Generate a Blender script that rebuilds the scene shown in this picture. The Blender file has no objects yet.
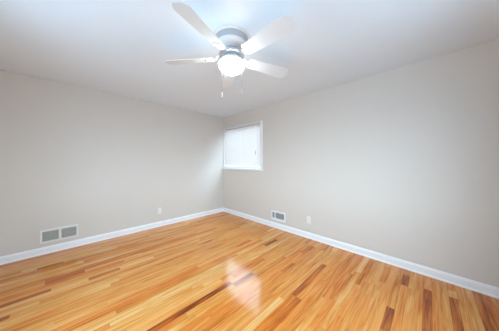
import bpy, bmesh, math, random
from mathutils import Vector, Matrix

S = bpy.context.scene
COL = S.collection
R = math.radians

# ------------------------------------------------------------------ camera
CAM = Vector((3.800, -2.856, 1.280))
YAW = 44.87                                    # degrees left of the +Y axis
cd = bpy.data.cameras.new('camera')
cd.sensor_width = 36.0
cd.lens = 36.0 * 180.3 / 499.0
cd.shift_y = -3.5 / 499.0
cd.clip_start = 0.05
cam = bpy.data.objects.new('camera', cd)
cam.location = CAM
cam.rotation_euler = (R(90), 0, R(YAW))
COL.objects.link(cam)
S.camera = cam

# ------------------------------------------------------------------ sky, daylight, exposure
SKY = 9.5
GROUND = 0.37                                   # ground outdoors, as a share of the sky
GLOBE = 22.0
w = bpy.data.worlds.new('sky')
S.world = w
w.use_nodes = True
bg = w.node_tree.nodes['Background']
wt = w.node_tree
geo = wt.nodes.new('ShaderNodeTexCoord')
sep = wt.nodes.new('ShaderNodeSeparateXYZ')
wt.links.new(geo.outputs['Generated'], sep.inputs[0])
hz = wt.nodes.new('ShaderNodeValToRGB')
hz.color_ramp.elements[0].position = 0.47
hz.color_ramp.elements[0].color = (0.62 * GROUND, 0.90 * GROUND, 1.17 * GROUND, 1)
hz.color_ramp.elements[1].position = 0.53
hz.color_ramp.elements[1].color = (0.67, 0.90, 1.09, 1)
mr_ = wt.nodes.new('ShaderNodeMapRange')
mr_.inputs['From Min'].default_value = -1.0
wt.links.new(sep.outputs['Z'], mr_.inputs['Value'])
wt.links.new(mr_.outputs['Result'], hz.inputs[0])
wt.links.new(hz.outputs[0], bg.inputs['Color'])
bg.inputs['Strength'].default_value = SKY


def portal(name, loc, rot, sx, sy):
    l = bpy.data.lights.new(name, 'AREA')
    l.shape = 'RECTANGLE'
    l.size, l.size_y = sx, sy
    l.cycles.is_portal = True
    o = bpy.data.objects.new(name, l)
    o.location, o.rotation_euler = loc, rot
    COL.objects.link(o)


RX, RY, H = 4.52, -3.62, 2.44                   # room: x 0..RX, y RY..0
W1 = (0.020, 1.290, 1.130, 2.145)               # window in the right-hand wall: x0, x1, z0, z1
W2 = (1.30, 2.60, 0.80, 2.05)                   # unseen window in wall_near, added to carry daylight in: -y0, -y1, z0, z1
portal('daylight_portal', ((W1[0] + W1[1]) / 2, 0.13, (W1[2] + W1[3]) / 2), (R(-90), 0, 0), W1[1] - W1[0], W1[3] - W1[2])
W3 = (1.75, 2.75, 0.85, 2.00)                   # unseen window in wall_back, added to light the right-hand wall: x0, x1, z0, z1
portal('daylight_portal', ((W3[0] + W3[1]) / 2, RY - 0.13, (W3[2] + W3[3]) / 2), (R(90), 0, 0), W3[1] - W3[0], W3[3] - W3[2])  # daylight through the added window in wall_back
portal('daylight_portal', (RX + 0.13, -(W2[0] + W2[1]) / 2, (W2[2] + W2[3]) / 2), (R(90), 0, R(90)), W2[1] - W2[0], W2[3] - W2[2])  # daylight through the added window in wall_near

S.view_settings.view_transform = 'Standard'
S.view_settings.look = 'None'
S.view_settings.gamma = 1.0
S.view_settings.use_curve_mapping = False
S.view_settings.exposure = 0.91
S.cycles.use_denoising = True
S.cycles.max_bounces = 14
S.cycles.diffuse_bounces = 8
S.cycles.glossy_bounces = 5
S.cycles.transparent_max_bounces = 16
S.cycles.transmission_bounces = 8
S.cycles.sample_clamp_indirect = 8.0


# ------------------------------------------------------------------ materials
def mat(name, col, rough=0.5, spec=0.5, metal=0.0, bump=0.0, bump_scale=200.0, vary=0.0, coat=0.0):
    m = bpy.data.materials.new(name)
    m.use_nodes = True
    nt = m.node_tree
    b = nt.nodes['Principled BSDF']
    b.inputs['Roughness'].default_value = rough
    b.inputs['Metallic'].default_value = metal
    b.inputs['Specular IOR Level'].default_value = spec
    b.inputs['Coat Weight'].default_value = coat
    tc = nt.nodes.new('ShaderNodeTexCoord')
    n = nt.nodes.new('ShaderNodeTexNoise')
    n.inputs['Scale'].default_value = 6.0
    n.inputs['Detail'].default_value = 3.0
    nt.links.new(tc.outputs['Object'], n.inputs['Vector'])
    mx = nt.nodes.new('ShaderNodeMix')
    mx.data_type = 'RGBA'
    mx.inputs[6].default_value = (*[c * (1 - vary) for c in col], 1)
    mx.inputs[7].default_value = (*[min(1, c * (1 + vary)) for c in col], 1)
    nt.links.new(n.outputs['Fac'], mx.inputs[0])
    nt.links.new(mx.outputs[2], b.inputs['Base Color'])
    if bump:
        n2 = nt.nodes.new('ShaderNodeTexNoise')
        n2.inputs['Scale'].default_value = bump_scale
        nt.links.new(tc.outputs['Object'], n2.inputs['Vector'])
        bp = nt.nodes.new('ShaderNodeBump')
        bp.inputs['Strength'].default_value = bump
        bp.inputs['Distance'].default_value = 0.002
        nt.links.new(n2.outputs['Fac'], bp.inputs['Height'])
        nt.links.new(bp.outputs['Normal'], b.inputs['Normal'])
    return m


M = {}
M['wall'] = mat('wall_paint', (0.695, 0.66, 0.615), 0.6, 0.3, bump=0.08, bump_scale=160, vary=0.01)
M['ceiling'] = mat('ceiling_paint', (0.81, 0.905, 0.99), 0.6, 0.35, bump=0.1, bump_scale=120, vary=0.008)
M['trim'] = mat('trim_paint', (0.90, 0.91, 0.93), 0.35, 0.5, vary=0.01)
M['fan_white'] = mat('fan_white', (0.86, 0.87, 0.87), 0.35, 0.5, vary=0.01)
M['blade'] = mat('fan_blade_white', (0.75, 0.78, 0.80), 0.45, 0.4, vary=0.015)
M['fan_grey'] = mat('fan_grey_band', (0.54, 0.55, 0.575), 0.35, 0.5, vary=0.03)
M['chrome'] = mat('brushed_nickel', (0.62, 0.64, 0.68), 0.25, 0.5, metal=1.0, vary=0.02)
M['slot'] = mat('dark_slot', (0.12, 0.125, 0.14), 0.7, 0.2)
M['fob'] = mat('fob_grey', (0.42, 0.43, 0.46), 0.4, 0.5)
M['plate'] = mat('outlet_plastic', (0.84, 0.83, 0.80), 0.35, 0.5)
M['return_frame'] = mat('painted_grille_frame', (0.80, 0.80, 0.77), 0.4, 0.5, vary=0.02)
M['return_louver'] = mat('painted_grille_louver', (0.52, 0.51, 0.47), 0.5, 0.4, vary=0.03)
M['register_frame'] = mat('white_register_frame', (0.86, 0.87, 0.88), 0.4, 0.5)
M['register_fin'] = mat('grey_register_fin', (0.36, 0.37, 0.40), 0.45, 0.5)
M['duct'] = mat('duct_dark', (0.10, 0.10, 0.105), 0.8, 0.2)
M['door'] = mat('added_door_brown', (0.16, 0.085, 0.035), 0.4, 0.5, vary=0.1)  # dark brown of the added door, cuts bounce light beside it
M['sub'] = mat('floor_gap', (0.10, 0.045, 0.018), 0.7, 0.2)


def blind_mat():
    m = bpy.data.materials.new('blind_slat')
    m.use_nodes = True
    nt = m.node_tree
    b = nt.nodes['Principled BSDF']
    b.inputs['Base Color'].default_value = (0.70, 0.64, 0.61, 1)
    b.inputs['Roughness'].default_value = 0.45
    t = nt.nodes.new('ShaderNodeBsdfTranslucent')
    t.inputs['Color'].default_value = (0.90, 0.80, 0.75, 1)
    mx = nt.nodes.new('ShaderNodeMixShader')
    mx.inputs[0].default_value = 0.035
    nt.links.new(b.outputs[0], mx.inputs[1])
    nt.links.new(t.outputs[0], mx.inputs[2])
    nt.links.new(mx.outputs[0], nt.nodes['Material Output'].inputs['Surface'])
    return m


def glass_mat():
    m = bpy.data.materials.new('window_glass')
    m.use_nodes = True
    nt = m.node_tree
    nt.nodes.remove(nt.nodes['Principled BSDF'])
    t = nt.nodes.new('ShaderNodeBsdfTransparent')
    t.inputs['Color'].default_value = (0.95, 0.97, 0.97, 1)
    g = nt.nodes.new('ShaderNodeBsdfGlossy')
    g.inputs['Roughness'].default_value = 0.02
    lw = nt.nodes.new('ShaderNodeLayerWeight')
    pw = nt.nodes.new('ShaderNodeMath')
    pw.operation = 'POWER'
    pw.inputs[1].default_value = 5.0
    nt.links.new(lw.outputs['Facing'], pw.inputs[0])
    f = nt.nodes.new('ShaderNodeMath')
    f.operation = 'MULTIPLY_ADD'
    f.inputs[1].default_value = 0.9
    f.inputs[2].default_value = 0.04
    nt.links.new(pw.outputs[0], f.inputs[0])
    mx = nt.nodes.new('ShaderNodeMixShader')
    nt.links.new(f.outputs[0], mx.inputs[0])
    nt.links.new(t.outputs[0], mx.inputs[1])
    nt.links.new(g.outputs[0], mx.inputs[2])
    nt.links.new(mx.outputs[0], nt.nodes['Material Output'].inputs['Surface'])
    return m


def globe_mat():
    m = bpy.data.materials.new('lit_globe')
    m.use_nodes = True
    b = m.node_tree.nodes['Principled BSDF']
    b.inputs['Base Color'].default_value = (0.95, 0.95, 0.93, 1)
    b.inputs['Roughness'].default_value = 0.3
    b.inputs['Emission Color'].default_value = (0.86, 0.94, 1.0, 1)
    b.inputs['Emission Strength'].default_value = GLOBE
    return m


def floor_mat():
    m = bpy.data.materials.new('oak_strip_floor')
    m.use_nodes = True
    nt = m.node_tree
    L = nt.links.new
    b = nt.nodes['Principled BSDF']
    at = nt.nodes.new('ShaderNodeAttribute')
    at.attribute_name = 'board'                 # x: tone, y: random offset, z: redness
    sp = nt.nodes.new('ShaderNodeSeparateXYZ')
    L(at.outputs['Vector'], sp.inputs[0])
    tone, rnd, red = sp.outputs
    rp = nt.nodes.new('ShaderNodeValToRGB')
    e = rp.color_ramp.elements
    e[0].position, e[0].color = 0.0, (0.10, 0.024, 0.006, 1)
    e[1].position, e[1].color = 1.0, (0.80, 0.48, 0.19, 1)
    for p, c in ((0.25, (0.36, 0.085, 0.008, 1)), (0.5, (0.62, 0.205, 0.028, 1)), (0.75, (0.73, 0.345, 0.082, 1))):
        n = e.new(p)
        n.color = c
    # long soft grain, its place shifted from board to board
    tc = nt.nodes.new('ShaderNodeTexCoord')
    off = nt.nodes.new('ShaderNodeVectorMath')
    off.operation = 'MULTIPLY_ADD'
    cmb = nt.nodes.new('ShaderNodeCombineXYZ')
    for i in range(3):
        L(rnd, cmb.inputs[i])
    L(cmb.outputs[0], off.inputs[0])
    off.inputs[1].default_value = (37.0, 53.0, 19.0)
    L(tc.outputs['Object'], off.inputs[2])

    def grain(sx, sy, detail, dist):
        mp = nt.nodes.new('ShaderNodeMapping')
        mp.inputs['Scale'].default_value = (sx, sy, 1)
        L(off.outputs[0], mp.inputs[0])
        n = nt.nodes.new('ShaderNodeTexNoise')
        n.inputs['Scale'].default_value = 1.0
        n.inputs['Detail'].default_value = detail
        n.inputs['Distortion'].default_value = dist
        L(mp.outputs[0], n.inputs['Vector'])
        return n.outputs['Fac']

    def math_(op, a, bb, c=None):
        n = nt.nodes.new('ShaderNodeMath')
        n.operation = op
        for i, v in enumerate((a, bb, c)):
            if v is None:
                continue
            if isinstance(v, (int, float)):
                n.inputs[i].default_value = v
            else:
                L(v, n.inputs[i])
        return n.outputs[0]
    g1 = grain(30, 1.7, 4, 1.1)
    g2 = grain(160, 5.0, 2, 0.0)
    g = math_('ADD', math_('MULTIPLY', math_('SUBTRACT', g1, 0.5), 1.15), math_('MULTIPLY', math_('SUBTRACT', g2, 0.5), 0.45))
    t = math_('ADD', tone, g)
    L(t, rp.inputs[0])
    # some boards redder than others
    mr = nt.nodes.new('ShaderNodeMix')
    mr.data_type = 'RGBA'
    mr.blend_type = 'MULTIPLY'
    mr.inputs[7].default_value = (1.0, 0.76, 0.55, 1)
    L(red, mr.inputs[0])
    L(rp.outputs[0], mr.inputs[6])
    L(mr.outputs[2], b.inputs['Base Color'])
    b.inputs['Roughness'].default_value = 0.30
    b.inputs['Specular IOR Level'].default_value = 0.0
    b.inputs['Coat Weight'].default_value = 1.0
    b.inputs['Coat IOR'].default_value = 1.48
    b.inputs['Coat Roughness'].default_value = 0.12
    n3 = nt.nodes.new('ShaderNodeTexNoise')
    mp = nt.nodes.new('ShaderNodeMapping')
    mp.inputs['Scale'].default_value = (30, 6, 1)
    L(tc.outputs['Object'], mp.inputs[0])
    L(mp.outputs[0], n3.inputs['Vector'])
    n3.inputs['Scale'].default_value = 1.0
    bp = nt.nodes.new('ShaderNodeBump')
    bp.inputs['Strength'].default_value = 0.10
    bp.inputs['Distance'].default_value = 0.004
    L(n3.outputs['Fac'], bp.inputs['Height'])
    L(bp.outputs['Normal'], b.inputs['Normal'])
    L(bp.outputs['Normal'], b.inputs['Coat Normal'])
    return m


M['slat'] = blind_mat()
M['glass'] = glass_mat()
M['globe'] = globe_mat()
M['floor'] = floor_mat()


# ------------------------------------------------------------------ mesh helpers
def box(bm, x0, x1, y0, y1, z0, z1, bevel=0.0, rot=None, about=None):
    mtx = Matrix.Translation(((x0 + x1) / 2, (y0 + y1) / 2, (z0 + z1) / 2)) @ Matrix.Diagonal((x1 - x0, y1 - y0, z1 - z0, 1))
    vs = bmesh.ops.create_cube(bm, size=1.0, matrix=mtx)['verts']
    if bevel:
        es = list({e for v in vs for e in v.link_edges})
        r = bmesh.ops.bevel(bm, geom=es, offset=bevel, segments=2, affect='EDGES', profile=0.5)
        vs = list({v for f in r['faces'] for v in f.verts} | {v for v in vs if v.is_valid})
    if rot:
        bmesh.ops.rotate(bm, cent=about, matrix=rot, verts=vs)
    return vs


def lathe(bm, prof, seg=48, center=(0, 0, 0)):
    cx, cy, cz = center
    rings = []
    for r, z in prof:
        if r < 1e-5:
            rings.append([bm.verts.new((cx, cy, cz + z))])
        else:
            rings.append([bm.verts.new((cx + r * math.cos(2 * math.pi * i / seg), cy + r * math.sin(2 * math.pi * i / seg), cz + z)) for i in range(seg)])
    for a, b in zip(rings, rings[1:]):
        for i in range(seg):
            j = (i + 1) % seg
            if len(a) == 1 and len(b) == 1:
                continue
            if len(a) == 1:
                bm.faces.new((a[0], b[j], b[i]))
            elif len(b) == 1:
                bm.faces.new((a[i], a[j], b[0]))
            else:
                bm.faces.new((a[i], a[j], b[j], b[i]))


def prism(bm, pts, z0, z1, bevel=0.0):
    lo = [bm.verts.new((x, y, z0)) for x, y in pts]
    hi = [bm.verts.new((x, y, z1)) for x, y in pts]
    n = len(pts)
    fb = bm.faces.new(lo[::-1])
    ft = bm.faces.new(hi)
    for i in range(n):
        j = (i + 1) % n
        bm.faces.new((lo[i], lo[j], hi[j], hi[i]))
    if bevel:
        bmesh.ops.bevel(bm, geom=list(fb.edges) + list(ft.edges), offset=bevel, segments=2, affect='EDGES', profile=0.5)
    return lo + hi


def tube(bm, p0, p1, r, seg=10):
    p0, p1 = Vector(p0), Vector(p1)
    d = p1 - p0
    q = d.to_track_quat('Z', 'Y').to_matrix().to_4x4()
    m = Matrix.Translation((p0 + p1) / 2) @ q
    bmesh.ops.create_cone(bm, cap_ends=True, segments=seg, radius1=r, radius2=r, depth=d.length, matrix=m)


def obj(name, bm, m, parent=None, smooth=False, loc=None):
    bmesh.ops.recalc_face_normals(bm, faces=bm.faces)
    me = bpy.data.meshes.new(name)
    bm.to_mesh(me)
    bm.free()
    me.materials.append(m)
    if smooth:
        for p in me.polygons:
            p.use_smooth = True
        me.set_sharp_from_angle(angle=R(38))
    o = bpy.data.objects.new(name, me)
    COL.objects.link(o)
    if parent:
        o.parent = parent
    if loc:
        o.location = loc
    return o


def thing(name, label, cat, loc=(0, 0, 0), group=None, rotz=0.0):
    o = bpy.data.objects.new(name, None)
    o.empty_display_size = 0.1
    o.location = loc
    o.rotation_euler = (0, 0, rotz)
    COL.objects.link(o)
    o['label'], o['category'] = label, cat
    if group:
        o['group'] = group
    return o


def struct(o, label=None, cat=None):
    o['kind'] = 'structure'
    if label:
        o['label'] = label
        o['category'] = cat
    return o


T = 0.14                                        # wall thickness

# ------------------------------------------------------------------ the room
# floor: every strip row is cut into boards; a few boards are the dark ones of the photo
random.seed(11)
SW = 0.057
DARK = [  # x, y0, y1, tone, red
    (2.316, -2.52, -1.64, 0.20, 1.0), (2.373, -1.64, -1.36, 0.28, 0.8), (2.05, -0.735, -0.43, 0.24, 0.6),
    (2.85, -1.33, -0.60, 0.40, 0.7), (2.91, -2.3, -1.33, 0.46, 0.9), (3.62, -0.40, -0.16, 0.28, 0.6),
    (3.81, -1.05, -0.32, 0.28, 0.8), (3.576, -1.16, -0.86, 0.28, 0.5), (1.10, -3.60, -2.98, 0.32, 0.3),
    (0.92, -3.03, -2.72, 0.36, 0.4), (1.145, -2.70, -2.42, 0.40, 0.4), (0.46, -3.12, -2.90, 0.34, 0.4),
    (2.51, -0.53, -0.24, 0.40, 0.5), (1.33, -3.60, -3.2, 0.28, 0.3), (0.06, -3.6, -2.6, 0.42, 0.2),
    (1.26, -1.45, -1.2, 0.44, 0.4), (1.72, -1.05, -0.75, 0.44, 0.6), (2.62, -1.1, -0.85, 0.36, 0.5),
    (3.98, -0.9, -0.3, 0.36, 0.5), (4.15, -0.7, -0.02, 0.34, 0.4),
    (3.30, -0.72, -0.06, 0.44, 0.7), (3.42, -0.5, -0.10, 0.46, 0.7),
]
rows = {}
for x, a, b_, t_, r_ in DARK:
    rows.setdefault(int(x / SW), []).append((a, b_, t_, r_))
bm = bmesh.new()
lay = bm.faces.layers.float_vector.new('board')
nrow = int(math.ceil(RX / SW))
GAP = 0.0005
for i in range(nrow):
    x0, x1 = i * SW, min(RX, (i + 1) * SW)
    cuts = [RY]
    y = RY - random.uniform(0, 0.9)
    while y < 0:
        y += random.choice((0.6, 0.9, 1.2, 1.5, 1.9, 2.3)) * random.uniform(0.8, 1.2)
        if RY + 0.1 < y < -0.1:
            cuts.append(y)
    cuts.append(0.0)
    sp = sorted(rows.get(i, []))
    segs = []
    for a, b_ in zip(cuts, cuts[1:]):
        tone = min(0.95, max(0.28, random.gauss(0.70, 0.11)))
        segs.append((a, b_, tone, min(1.0, random.random() ** 1.5 + (0.35 if x0 > 2.9 else 0.0))))
    for a, b_, t_, r_ in sp:
        new = []
        for s in segs:
            if s[1] <= a or s[0] >= b_:
                new.append(s)
                continue
            if s[0] < a:
                new.append((s[0], a, s[2], s[3]))
            if s[1] > b_:
                new.append((b_, s[1], s[2], s[3]))
        new.append((a, b_, t_, r_))
        segs = sorted(new)
    for a, b_, tone, red in segs:
        tl = random.uniform(-1, 1) * 0.00022         # boards are never quite level
        vs = [bm.verts.new(p) for p in ((x0 + GAP, a + GAP, tl), (x1 - GAP, a + GAP, -tl), (x1 - GAP, b_ - GAP, -tl), (x0 + GAP, b_ - GAP, tl))]
        f = bm.faces.new(vs)
        f[lay] = (tone, random.random(), red)
fl = struct(obj('floor', bm, M['floor']))
bm = bmesh.new()
box(bm, -T, RX + T, RY - T, T, -0.10, -0.003)
struct(obj('floor_base', bm, M['sub']))

bm = bmesh.new()
box(bm, -T, RX + T, RY - T, T, H, H + 0.12)
struct(obj('ceiling', bm, M['ceiling']))

bm = bmesh.new()
box(bm, -T, 0, RY - T, T, 0, H)
struct(obj('wall_left', bm, M['wall']))


def holed_wall(name, axis, at0, at1, lo, hi, hole):
    """a wall with one opening; axis 'y' runs along x, axis 'x' runs along y"""
    a0, a1, z0, z1 = hole
    bm = bmesh.new()

    def piece(s0, s1, q0, q1):
        if axis == 'y':
            box(bm, s0, s1, at0, at1, q0, q1)
        else:
            box(bm, at0, at1, s0, s1, q0, q1)
    piece(lo, a0, 0, H)
    piece(a1, hi, 0, H)
    if z0 > 0:
        piece(a0, a1, 0, z0)
    piece(a0, a1, z1, H)
    return struct(obj(name, bm, M['wall']))


holed_wall('wall_right', 'y', 0, T, 0, RX + T, W1)
holed_wall('wall_back', 'y', RY - T, RY, 0, RX + T, W3)
holed_wall('wall_near', 'x', RX, RX + T, RY, 0, (-W2[1], -W2[0], W2[2], W2[3]))


# baseboards: tall board with an eased top, and a quarter-round shoe
def baseboard(name, length, loc, rotz):
    prof = [(0, 0), (0.022, 0), (0.0215, 0.008), (0.019, 0.014), (0.014, 0.018), (0.0135, 0.070), (0.012, 0.078), (0.0085, 0.083), (0.007, 0.090), (0.0045, 0.095), (0, 0.096)]
    bm = bmesh.new()
    a = [bm.verts.new((0, y, z)) for y, z in prof]
    b_ = [bm.verts.new((length, y, z)) for y, z in prof]
    n = len(prof)
    bm.faces.new(a[::-1])
    bm.faces.new(b_)
    for i in range(n):
        j = (i + 1) % n
        bm.faces.new((a[i], a[j], b_[j], b_[i]))
    o = struct(obj(name, bm, M['trim']))
    o.location, o.rotation_euler = loc, (0, 0, rotz)
    return o


baseboard('baseboard_right', RX, (RX, 0, 0), R(180))
baseboard('baseboard_left', -RY, (0, 0, 0), R(-90))
baseboard('baseboard_back', RX, (0, RY, 0), 0)
baseboard('baseboard_near', -RY - 1.225, (RX, RY, 0), R(90))

# unseen brown door, added to darken the near end of the window wall
DY0, DY1, DZ = -1.16, -0.09, 2.06
dr = struct(bpy.data.objects.new('added_door_1', None))
COL.objects.link(dr)
bm = bmesh.new()
box(bm, RX - 0.016, RX - 0.0005, DY0, DY1, 0.008, DZ, 0.002)
ym = (DY0 + DY1) / 2
for pz0, pz1 in ((0.20, 0.92), (1.06, 1.92)):
    for py0, py1 in ((DY0 + 0.12, ym - 0.05), (ym + 0.05, DY1 - 0.12)):
        box(bm, RX - 0.022, RX - 0.014, py0, py1, pz0, pz1, 0.005)
obj('added_door_leaf', bm, M['door'], dr)
bm = bmesh.new()
for a in ((DY0 - 0.062, DY0 - 0.002, 0, DZ + 0.062), (DY1 + 0.002, DY1 + 0.062, 0, DZ + 0.062), (DY0 - 0.002, DY1 + 0.002, DZ + 0.002, DZ + 0.062)):
    box(bm, RX - 0.020, RX, a[0], a[1], a[2], a[3], 0.004)
obj('added_door_frame', bm, M['door'], dr)
bm = bmesh.new()
lathe(bm, [(0, 0.0), (0.03, 0.0), (0.03, 0.006), (0.012, 0.01), (0.012, 0.03), (0.026, 0.042), (0.028, 0.055), (0.018, 0.068), (0, 0.07)], 24)
bmesh.ops.rotate(bm, cent=(0, 0, 0), matrix=Matrix.Rotation(R(-90), 3, 'Y'), verts=bm.verts)
obj('added_door_handle', bm, M['chrome'], dr, True, (RX - 0.016, DY0 + 0.06, 0.95))


# ------------------------------------------------------------------ windows
def window(name, hole, y_in, sgn, casing):
    """slider window; y_in is the room face of the wall, sgn points outdoors"""
    x0, x1, z0, z1 = hole
    r = bpy.data.objects.new(name, None)
    COL.objects.link(r)
    struct(r)

    def yb(a, b_):
        p, q = y_in + sgn * a, y_in + sgn * b_
        return (min(p, q), max(p, q))
    bm = bmesh.new()
    f = 0.035
    ya, yz = yb(0.075, 0.125)
    e = 0.001
    for a in ((x0 + e, x1 - e, z0 + e, z0 + f), (x0 + e, x1 - e, z1 - f, z1 - e), (x0 + e, x0 + f, z0 + f, z1 - f), (x1 - f, x1 - e, z0 + f, z1 - f)):
        box(bm, a[0], a[1], ya, yz, a[2], a[3], 0.002)
    obj('window_frame', bm, M['trim'], r)
    for a, b_ in ((x0 + f, x1 - f),):
        bm = bmesh.new()
        p, q = yb(0.098, 0.102)
        box(bm, a, b_, p, q, z0 + f, z1 - f)
        obj('pane', bm, M['glass'], r)
    if casing:
        casing(r, hole)
    return r


def casing_1(r, hole=W1):
    x0, x1, z0, z1 = hole
    bm = bmesh.new()
    box(bm, x1 - 0.004, x1 + 0.060, -0.016, 0.0, z0 - 0.004, z1 + 0.004, 0.004)
    obj('casing', bm, M['trim'], r)
    bm = bmesh.new()
    box(bm, 0.014, x1 + 0.066, -0.030, 0.0, z0 - 0.034, z0 - 0.006, 0.004)
    box(bm, x0 + 0.002, x1 - 0.002, -0.026, 0.074, z0 - 0.012, z0 + 0.004, 0.003)
    obj('window_sill', bm, M['trim'], r)


def added_casing(r, hole=W2):
    x0, x1, z0, z1 = hole
    bm = bmesh.new()
    for a in ((x0 - 0.06, x0 + 0.004, z0, z1 + 0.06), (x1 - 0.004, x1 + 0.06, z0, z1 + 0.06), (x0 + 0.004, x1 - 0.004, z1 - 0.004, z1 + 0.06)):
        box(bm, a[0], a[1], -0.016, 0.0, a[2], a[3], 0.004)
    obj('casing', bm, M['trim'], r)
    bm = bmesh.new()
    box(bm, x0 - 0.07, x1 + 0.07, -0.04, 0.0, z0 - 0.03, z0, 0.004)
    obj('window_sill', bm, M['trim'], r)


window('window_1', W1, 0.0, 1, casing_1)
w2 = window('added_window_2', W2, 0.0, 1, added_casing)  # added out of view as a daylight source
w3 = window('added_window_3', (-W3[1], -W3[0], W3[2], W3[3]), 0.0, 1, added_casing)  # also added out of view, brightens the right-hand wall
w3.location, w3.rotation_euler = (0, RY, 0), (0, 0, R(180))
w2.location, w2.rotation_euler = (RX, 0, 0), (0, 0, R(-90))

# ------------------------------------------------------------------ blind
x0, x1, z0, z1 = W1
bl = thing('window_blind', 'closed white horizontal slat blind glowing with daylight in the corner window', 'blind', ((x0 + x1) / 2, 0.032, z1))
hw = (x1 - x0) / 2 - 0.003
bm = bmesh.new()
box(bm, -hw, hw, -0.030, 0.028, -0.030, -0.002, 0.003)
obj('headrail', bm, M['trim'], bl)
bm = bmesh.new()
PITCH = 0.0440
zb = z0 + 0.044 - z1
k = 0
z = -0.054
while z > zb + 0.004:
    n = 6
    rows_ = []
    for j in range(n + 1):
        u = j / n - 0.5
        wv = 0.062 * u
        cr = 0.004 * (1 - 4 * u * u)
        a = R(62)
        yy = wv * math.cos(a) - cr * math.sin(a)
        zz = wv * math.sin(a) + cr * math.cos(a)
        rows_.append((yy, zz))
    top = [[bm.verts.new((sx * (hw - 0.004), yy, z + zz)) for sx in (-1, 1)] for yy, zz in rows_]
    bot = [[bm.verts.new((sx * (hw - 0.004), yy + 0.0022 * math.sin(R(62)), z + zz - 0.0022 * math.cos(R(62)))) for sx in (-1, 1)] for yy, zz in rows_]
    for j in range(n):
        bm.faces.new((top[j][0], top[j][1], top[j + 1][1], top[j + 1][0]))
        bm.faces.new((bot[j][1], bot[j][0], bot[j + 1][0], bot[j + 1][1]))
        for s in (0, 1):
            q = (top[j][s], top[j + 1][s], bot[j + 1][s], bot[j][s])
            bm.faces.new(q if s else q[::-1])
    bm.faces.new((top[0][1], top[0][0], bot[0][0], bot[0][1]))
    bm.faces.new((top[n][0], top[n][1], bot[n][1], bot[n][0]))
    z -= PITCH
obj('slats', bm, M['slat'], bl, True)
bm = bmesh.new()
box(bm, -hw + 0.002, hw - 0.002, -0.026, 0.022, z0 - z1 + 0.008, zb + 0.006, 0.004)
obj('bottom_rail', bm, M['trim'], bl)
for px in (-0.82, 0.0, 0.82):
    bm = bmesh.new()
    for yy in (-0.0275, 0.0275):
        tube(bm, (px * hw, yy, zb - 0.01), (px * hw, yy, -0.028), 0.0011, 6)
    obj('ladder_cord', bm, M['trim'], bl)
bm = bmesh.new()
tube(bm, (0.485, -0.036, -0.028), (0.485, -0.036, -0.62), 0.0025, 8)
wd = obj('lift_cord', bm, M['trim'], bl)
bm = bmesh.new()
lathe(bm, [(0, 0.0), (0.004, 0.0), (0.007, -0.02), (0.010, -0.075), (0.008, -0.085), (0, -0.086)], 14, (0.485, -0.036, -0.615))
obj('tassel', bm, M['fob'], wd, True)


# ------------------------------------------------------------------ return-air grille (left wall)
# local frame: x along the wall, y out of the wall (into the room), z up
def on_left(o, y, z):
    o.location, o.rotation_euler = (0.0, y, z), (0, 0, R(-90))


def on_right(o, x, z):
    o.location, o.rotation_euler = (x, 0.0, z), (0, 0, R(180))


def ring(bm, X0, X1, Z0, Z1, x0, x1, z0, z1, d0, d1, bev=0.002):
    box(bm, X0, x0, d0, d1, Z0, Z1, bev)
    box(bm, x1, X1, d0, d1, Z0, Z1, bev)
    box(bm, x0, x1, d0, d1, Z0, z0, bev)
    box(bm, x0, x1, d0, d1, z1, Z1, bev)


g = thing('return_grille', 'wide painted metal return air grille with two louvered panels low on left wall', 'vent')
# on the left wall local +x points to -y (towards the viewer's left)
on_left(g, -2.941, 0.148)
bm = bmesh.new()
WID, HGT = 0.386, 0.185
ring(bm, -WID / 2, WID / 2, 0, HGT, -0.170, 0.170, 0.026, 0.160, 0.0, 0.012)
box(bm, -0.014, 0.014, 0.0, 0.012, 0.026, 0.160, 0.002)
obj('frame', bm, M['return_frame'], g)
bm = bmesh.new()
box(bm, -0.170, 0.170, 0.0002, 0.0012, 0.026, 0.160)
obj('backing', bm, M['duct'], g)
for s in (-1, 1):
    bm = bmesh.new()
    a, b_ = (0.014, 0.170) if s > 0 else (-0.170, -0.014)
    nz = 13
    for k in range(nz):
        zc = 0.026 + (k + 0.5) * 0.134 / nz
        box(bm, a, b_, 0.0018, 0.0102, zc - 0.0012, zc + 0.0012, 0, Matrix.Rotation(R(-42), 3, 'X'), (0, 0.006, zc))
    box(bm, (a + b_) / 2 - 0.002, (a + b_) / 2 + 0.002, 0.0014, 0.0026, 0.026, 0.160)
    obj('louver_panel', bm, M['return_louver'], g)
for sx in (-1, 1):
    for zz in (0.013, 0.1725):
        bm = bmesh.new()
        lathe(bm, [(0, 0.0022), (0.003, 0.0018), (0.0042, 0.0)], 12)
        bmesh.ops.rotate(bm, cent=(0, 0, 0), matrix=Matrix.Rotation(R(-90), 3, 'X'), verts=bm.verts)
        obj('screw', bm, M['return_frame'], g, True, (sx * 0.150, 0.012, zz))

# ------------------------------------------------------------------ floor-level register (right wall)
g = thing('wall_register', 'small white supply register with grey fins low on the window wall', 'vent')
on_right(g, 1.743, 0.146)
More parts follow.
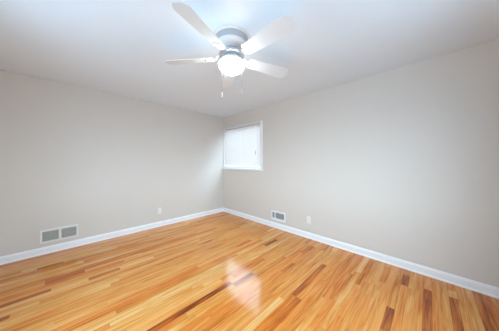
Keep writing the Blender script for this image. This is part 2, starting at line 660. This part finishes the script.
# on the right wall local +x points to -x, so the narrow section sits at local +x
bm = bmesh.new()
ring(bm, -0.163, 0.163, 0, 0.177, -0.136, 0.136, 0.042, 0.153, 0.0, 0.014, 0.003)
box(bm, 0.060, 0.082, 0.0, 0.0135, 0.042, 0.153, 0.002)
obj('frame', bm, M['register_frame'], g)
bm = bmesh.new()
box(bm, -0.136, 0.136, 0.0002, 0.0012, 0.042, 0.153)
obj('backing', bm, M['duct'], g)
for a, b_, n, ang in ((-0.136, 0.060, 16, -40), (0.082, 0.136, 5, -40)):
    bm = bmesh.new()
    for k in range(n):
        xc = a + (k + 0.5) * (b_ - a) / n
        box(bm, xc - 0.0012, xc + 0.0012, 0.0020, 0.0110, 0.042, 0.153, 0, Matrix.Rotation(R(ang), 3, 'Z'), (xc, 0.0065, 0))
    zc = 0.0975
    box(bm, a, b_, 0.0014, 0.0024, zc - 0.002, zc + 0.002)
    obj('fin_panel', bm, M['register_fin'], g)
bm = bmesh.new()
box(bm, 0.067, 0.075, 0.0135, 0.026, 0.085, 0.110, 0.002)
obj('damper_lever', bm, M['register_frame'], g)


# ------------------------------------------------------------------ outlets
def outlet(label):
    o = thing('wall_outlet', label, 'outlet', group='duplex wall outlets')
    bm = bmesh.new()
    box(bm, -0.036, 0.036, 0, 0.006, -0.058, 0.058, 0.0025)
    obj('cover_plate', bm, M['plate'], o)
    for s in (-1, 1):
        bm = bmesh.new()
        pts = []
        for k in range(24):
            a = 2 * math.pi * k / 24
            pts.append((0.0172 * math.cos(a), max(-0.0135, min(0.0135, 0.0172 * math.sin(a)))))
        prism(bm, pts, 0, 0.0022, 0.0006)
        bmesh.ops.rotate(bm, cent=(0, 0, 0), matrix=Matrix.Rotation(R(-90), 3, 'X'), verts=bm.verts)
        rc = obj('receptacle', bm, M['plate'], o, False, (0, 0.006, s * 0.0195))
        bm = bmesh.new()
        for sx, hh in ((-0.0063, 0.0042), (0.0063, 0.0034)):
            box(bm, sx - 0.001, sx + 0.001, 0.0021, 0.0025, 0.0015 - hh + 0.002, 0.0015 + hh + 0.002)
        tube(bm, (0, 0.0021, -0.0075), (0, 0.0025, -0.0075), 0.0024, 10)
        obj('slots', bm, M['slot'], rc)
    bm = bmesh.new()
    lathe(bm, [(0, 0.0016), (0.0022, 0.0012), (0.0032, 0.0)], 12)
    bmesh.ops.rotate(bm, cent=(0, 0, 0), matrix=Matrix.Rotation(R(-90), 3, 'X'), verts=bm.verts)
    obj('screw', bm, M['plate'], o, True, (0, 0.006, 0))
    return o


on_left(outlet('white duplex outlet on the left wall, right of the return air grille'), -1.577, 0.310)
on_right(outlet('white duplex outlet on the window wall, right of the small register'), 2.364, 0.304)

# ------------------------------------------------------------------ ceiling fan
FX, FY = 2.484, -1.772
fan = thing('ceiling_fan', 'white five-blade hugger ceiling fan with a lit frosted globe on the ceiling', 'ceiling fan', (FX, FY, H))
bm = bmesh.new()
lathe(bm, [(0, 0), (0.172, 0), (0.174, -0.004), (0.172, -0.012), (0.163, -0.015), (0.159, -0.016), (0, -0.016)], 64)
obj('canopy', bm, M['fan_white'], fan, True)
bm = bmesh.new()
lathe(bm, [(0, -0.0165), (0.156, -0.0165), (0.153, -0.030), (0.149, -0.056), (0.146, -0.060), (0, -0.060)], 64)
obj('housing_band', bm, M['fan_grey'], fan, True)
bm = bmesh.new()
lathe(bm, [(0, -0.0605), (0.143, -0.0605), (0.145, -0.066), (0.141, -0.078), (0.128, -0.094), (0.108, -0.108), (0.092, -0.114), (0.088, -0.116), (0, -0.116)], 64)
obj('motor_housing', bm, M['fan_white'], fan, True)
bm = bmesh.new()
lathe(bm, [(0, -0.1165), (0.084, -0.1165), (0.086, -0.120), (0.086, -0.140), (0.084, -0.143), (0, -0.143)], 48)
fly = obj('vent_collar', bm, M['chrome'], fan, True)
bm = bmesh.new()
for k in range(30):
    a = 2 * math.pi * k / 30
    box(bm, 0.0852, 0.0868, -0.0042, 0.0042, -0.1385, -0.1215, 0, Matrix.Rotation(a, 3, 'Z'), (0, 0, 0))
obj('vent_slots', bm, M['slot'], fly)
bm = bmesh.new()
lathe(bm, [(0, -0.1435), (0.104, -0.1435), (0.116, -0.148), (0.119, -0.158), (0.117, -0.168), (0.108, -0.175), (0.080, -0.178), (0.074, -0.184), (0.074, -0.190), (0, -0.190)], 56)
obj('switch_housing', bm, M['chrome'], fan, True)
bm = bmesh.new()
lathe(bm, [(0, -0.1905), (0.074, -0.1905), (0.088, -0.196), (0.104, -0.208), (0.112, -0.220), (0.115, -0.228), (0.115, -0.234), (0, -0.234)], 56)
obj('light_fitter', bm, M['fan_white'], fan, True)
bm = bmesh.new()
lathe(bm, [(0, -0.2345), (0.113, -0.2345), (0.118, -0.240), (0.120, -0.250), (0.118, -0.263), (0.111, -0.281), (0.097, -0.298), (0.075, -0.311), (0.047, -0.320), (0.021, -0.3235), (0, -0.3245)], 56)
obj('globe', bm, M['globe'], fan, True)

ZB = -0.184                                     # blade height below the ceiling
PITCHB = R(15)


def blade_mesh():
    bm = bmesh.new()
    r0, r1 = 0.175, 0.658
    w0, w1 = 0.057, 0.076
    c = 0.034
    pts = [(r0 + 0.012, -w0), (r1 - c - 0.01, -w1), (r1 - 0.010, -w1 + c * 0.75), (r1, -w1 + c * 1.15), (r1, w1 - c * 1.15), (r1 - 0.010, w1 - c * 0.75), (r1 - c - 0.01, w1), (r0 + 0.012, w0), (r0, w0 - 0.012), (r0, -w0 + 0.012)]
    prism(bm, pts, -0.003, 0.003, 0.0012)
    bmesh.ops.rotate(bm, cent=(0, 0, 0), matrix=Matrix.Rotation(-PITCHB, 3, 'X'), verts=bm.verts)
    return bm


def iron_mesh():
    bm = bmesh.new()
    # flared plate under the blade root, with a rounded lobed end
    pts = [(0.165, -0.020), (0.180, -0.034), (0.205, -0.046), (0.226, -0.048), (0.236, -0.040), (0.238, -0.028), (0.246, -0.016), (0.258, -0.008), (0.262, 0.0)]
    pts = pts + [(x, -y) for x, y in pts[-2::-1]]
    prism(bm, pts, -0.0085, -0.0032, 0.0015)
    bmesh.ops.rotate(bm, cent=(0, 0, 0), matrix=Matrix.Rotation(-PITCHB, 3, 'X'), verts=bm.verts)
    # neck from the hub to the plate: a tapered strap that rises a little
    prev = None
    rings = []
    for r, hwid, zc in ((0.078, 0.020, 0.049), (0.096, 0.019, 0.048), (0.122, 0.016, 0.044), (0.142, 0.016, 0.012), (0.160, 0.020, -0.006), (0.180, 0.026, -0.006)):
        rings.append([bm.verts.new((r, s * hwid, zc + dz + (-s * hwid * math.tan(PITCHB) if r > 0.15 else 0))) for s, dz in ((-1, -0.003), (1, -0.003), (1, 0.003), (-1, 0.003))])
    for a, b_ in zip(rings, rings[1:]):
        for k in range(4):
            j = (k + 1) % 4
            bm.faces.new((a[k], a[j], b_[j], b_[k]))
    bm.faces.new(rings[0][::-1])
    bm.faces.new(rings[-1])
    return bm


def screw_mesh(x, y):
    bm = bmesh.new()
    lathe(bm, [(0, -0.0105), (0.004, -0.0102), (0.0058, -0.0085)], 12, (x, y, 0))
    bmesh.ops.rotate(bm, cent=(0, 0, 0), matrix=Matrix.Rotation(-PITCHB, 3, 'X'), verts=bm.verts)
    return bm


BASE = -115.2 + YAW
for k in range(5):
    ang = R(BASE + 72 * k)
    if k == 0:
        b_ = obj('blade', blade_mesh(), M['blade'], fan)
        ir = obj('blade_iron', iron_mesh(), M['fan_white'], b_, True)
        sc = [obj('screw', screw_mesh(*q), M['chrome'], b_, True) for q in ((0.205, -0.026), (0.205, 0.026), (0.240, 0.0))]
        proto = [b_, ir] + sc
    else:
        b_ = proto[0].copy()
        COL.objects.link(b_)
        for ch in proto[1:]:
            c = ch.copy()
            COL.objects.link(c)
            c.parent = b_
    b_.location = (0, 0, ZB)
    b_.rotation_euler = (0, 0, ang)


def pull_chain(lat, fwd, z_top, z_bot, fob_len, m_fob, rad):
    a = R(YAW)
    x = lat * math.cos(a) - fwd * math.sin(a)
    y = lat * math.sin(a) + fwd * math.cos(a)
    bm = bmesh.new()
    tube(bm, (x, y, z_bot + fob_len - 0.004), (x, y, z_top), 0.0013, 8)
    ch = obj('pull_chain', bm, M['chrome'], fan, True)
    bm = bmesh.new()
    lathe(bm, [(0, 0.0), (0.55 * rad, 0.001), (rad, 0.006), (rad, fob_len * 0.5), (0.7 * rad, fob_len * 0.85), (0.35 * rad, fob_len), (0, fob_len)], 16, (x, y, z_bot))
    obj('chain_fob', bm, m_fob, ch, True)
    bm = bmesh.new()
    n = Vector((x, y, 0)).normalized()
    tube(bm, n * 0.095 + Vector((0, 0, z_top)), Vector((x, y, z_top)) + n * 0.003, 0.0035, 10)
    obj('chain_outlet', bm, M['chrome'], ch, True)


pull_chain(-0.074, -0.105, -0.160, -0.590, 0.050, M['fan_white'], 0.005)
pull_chain(0.098, -0.090, -0.160, -0.575, 0.062, M['fob'], 0.005)
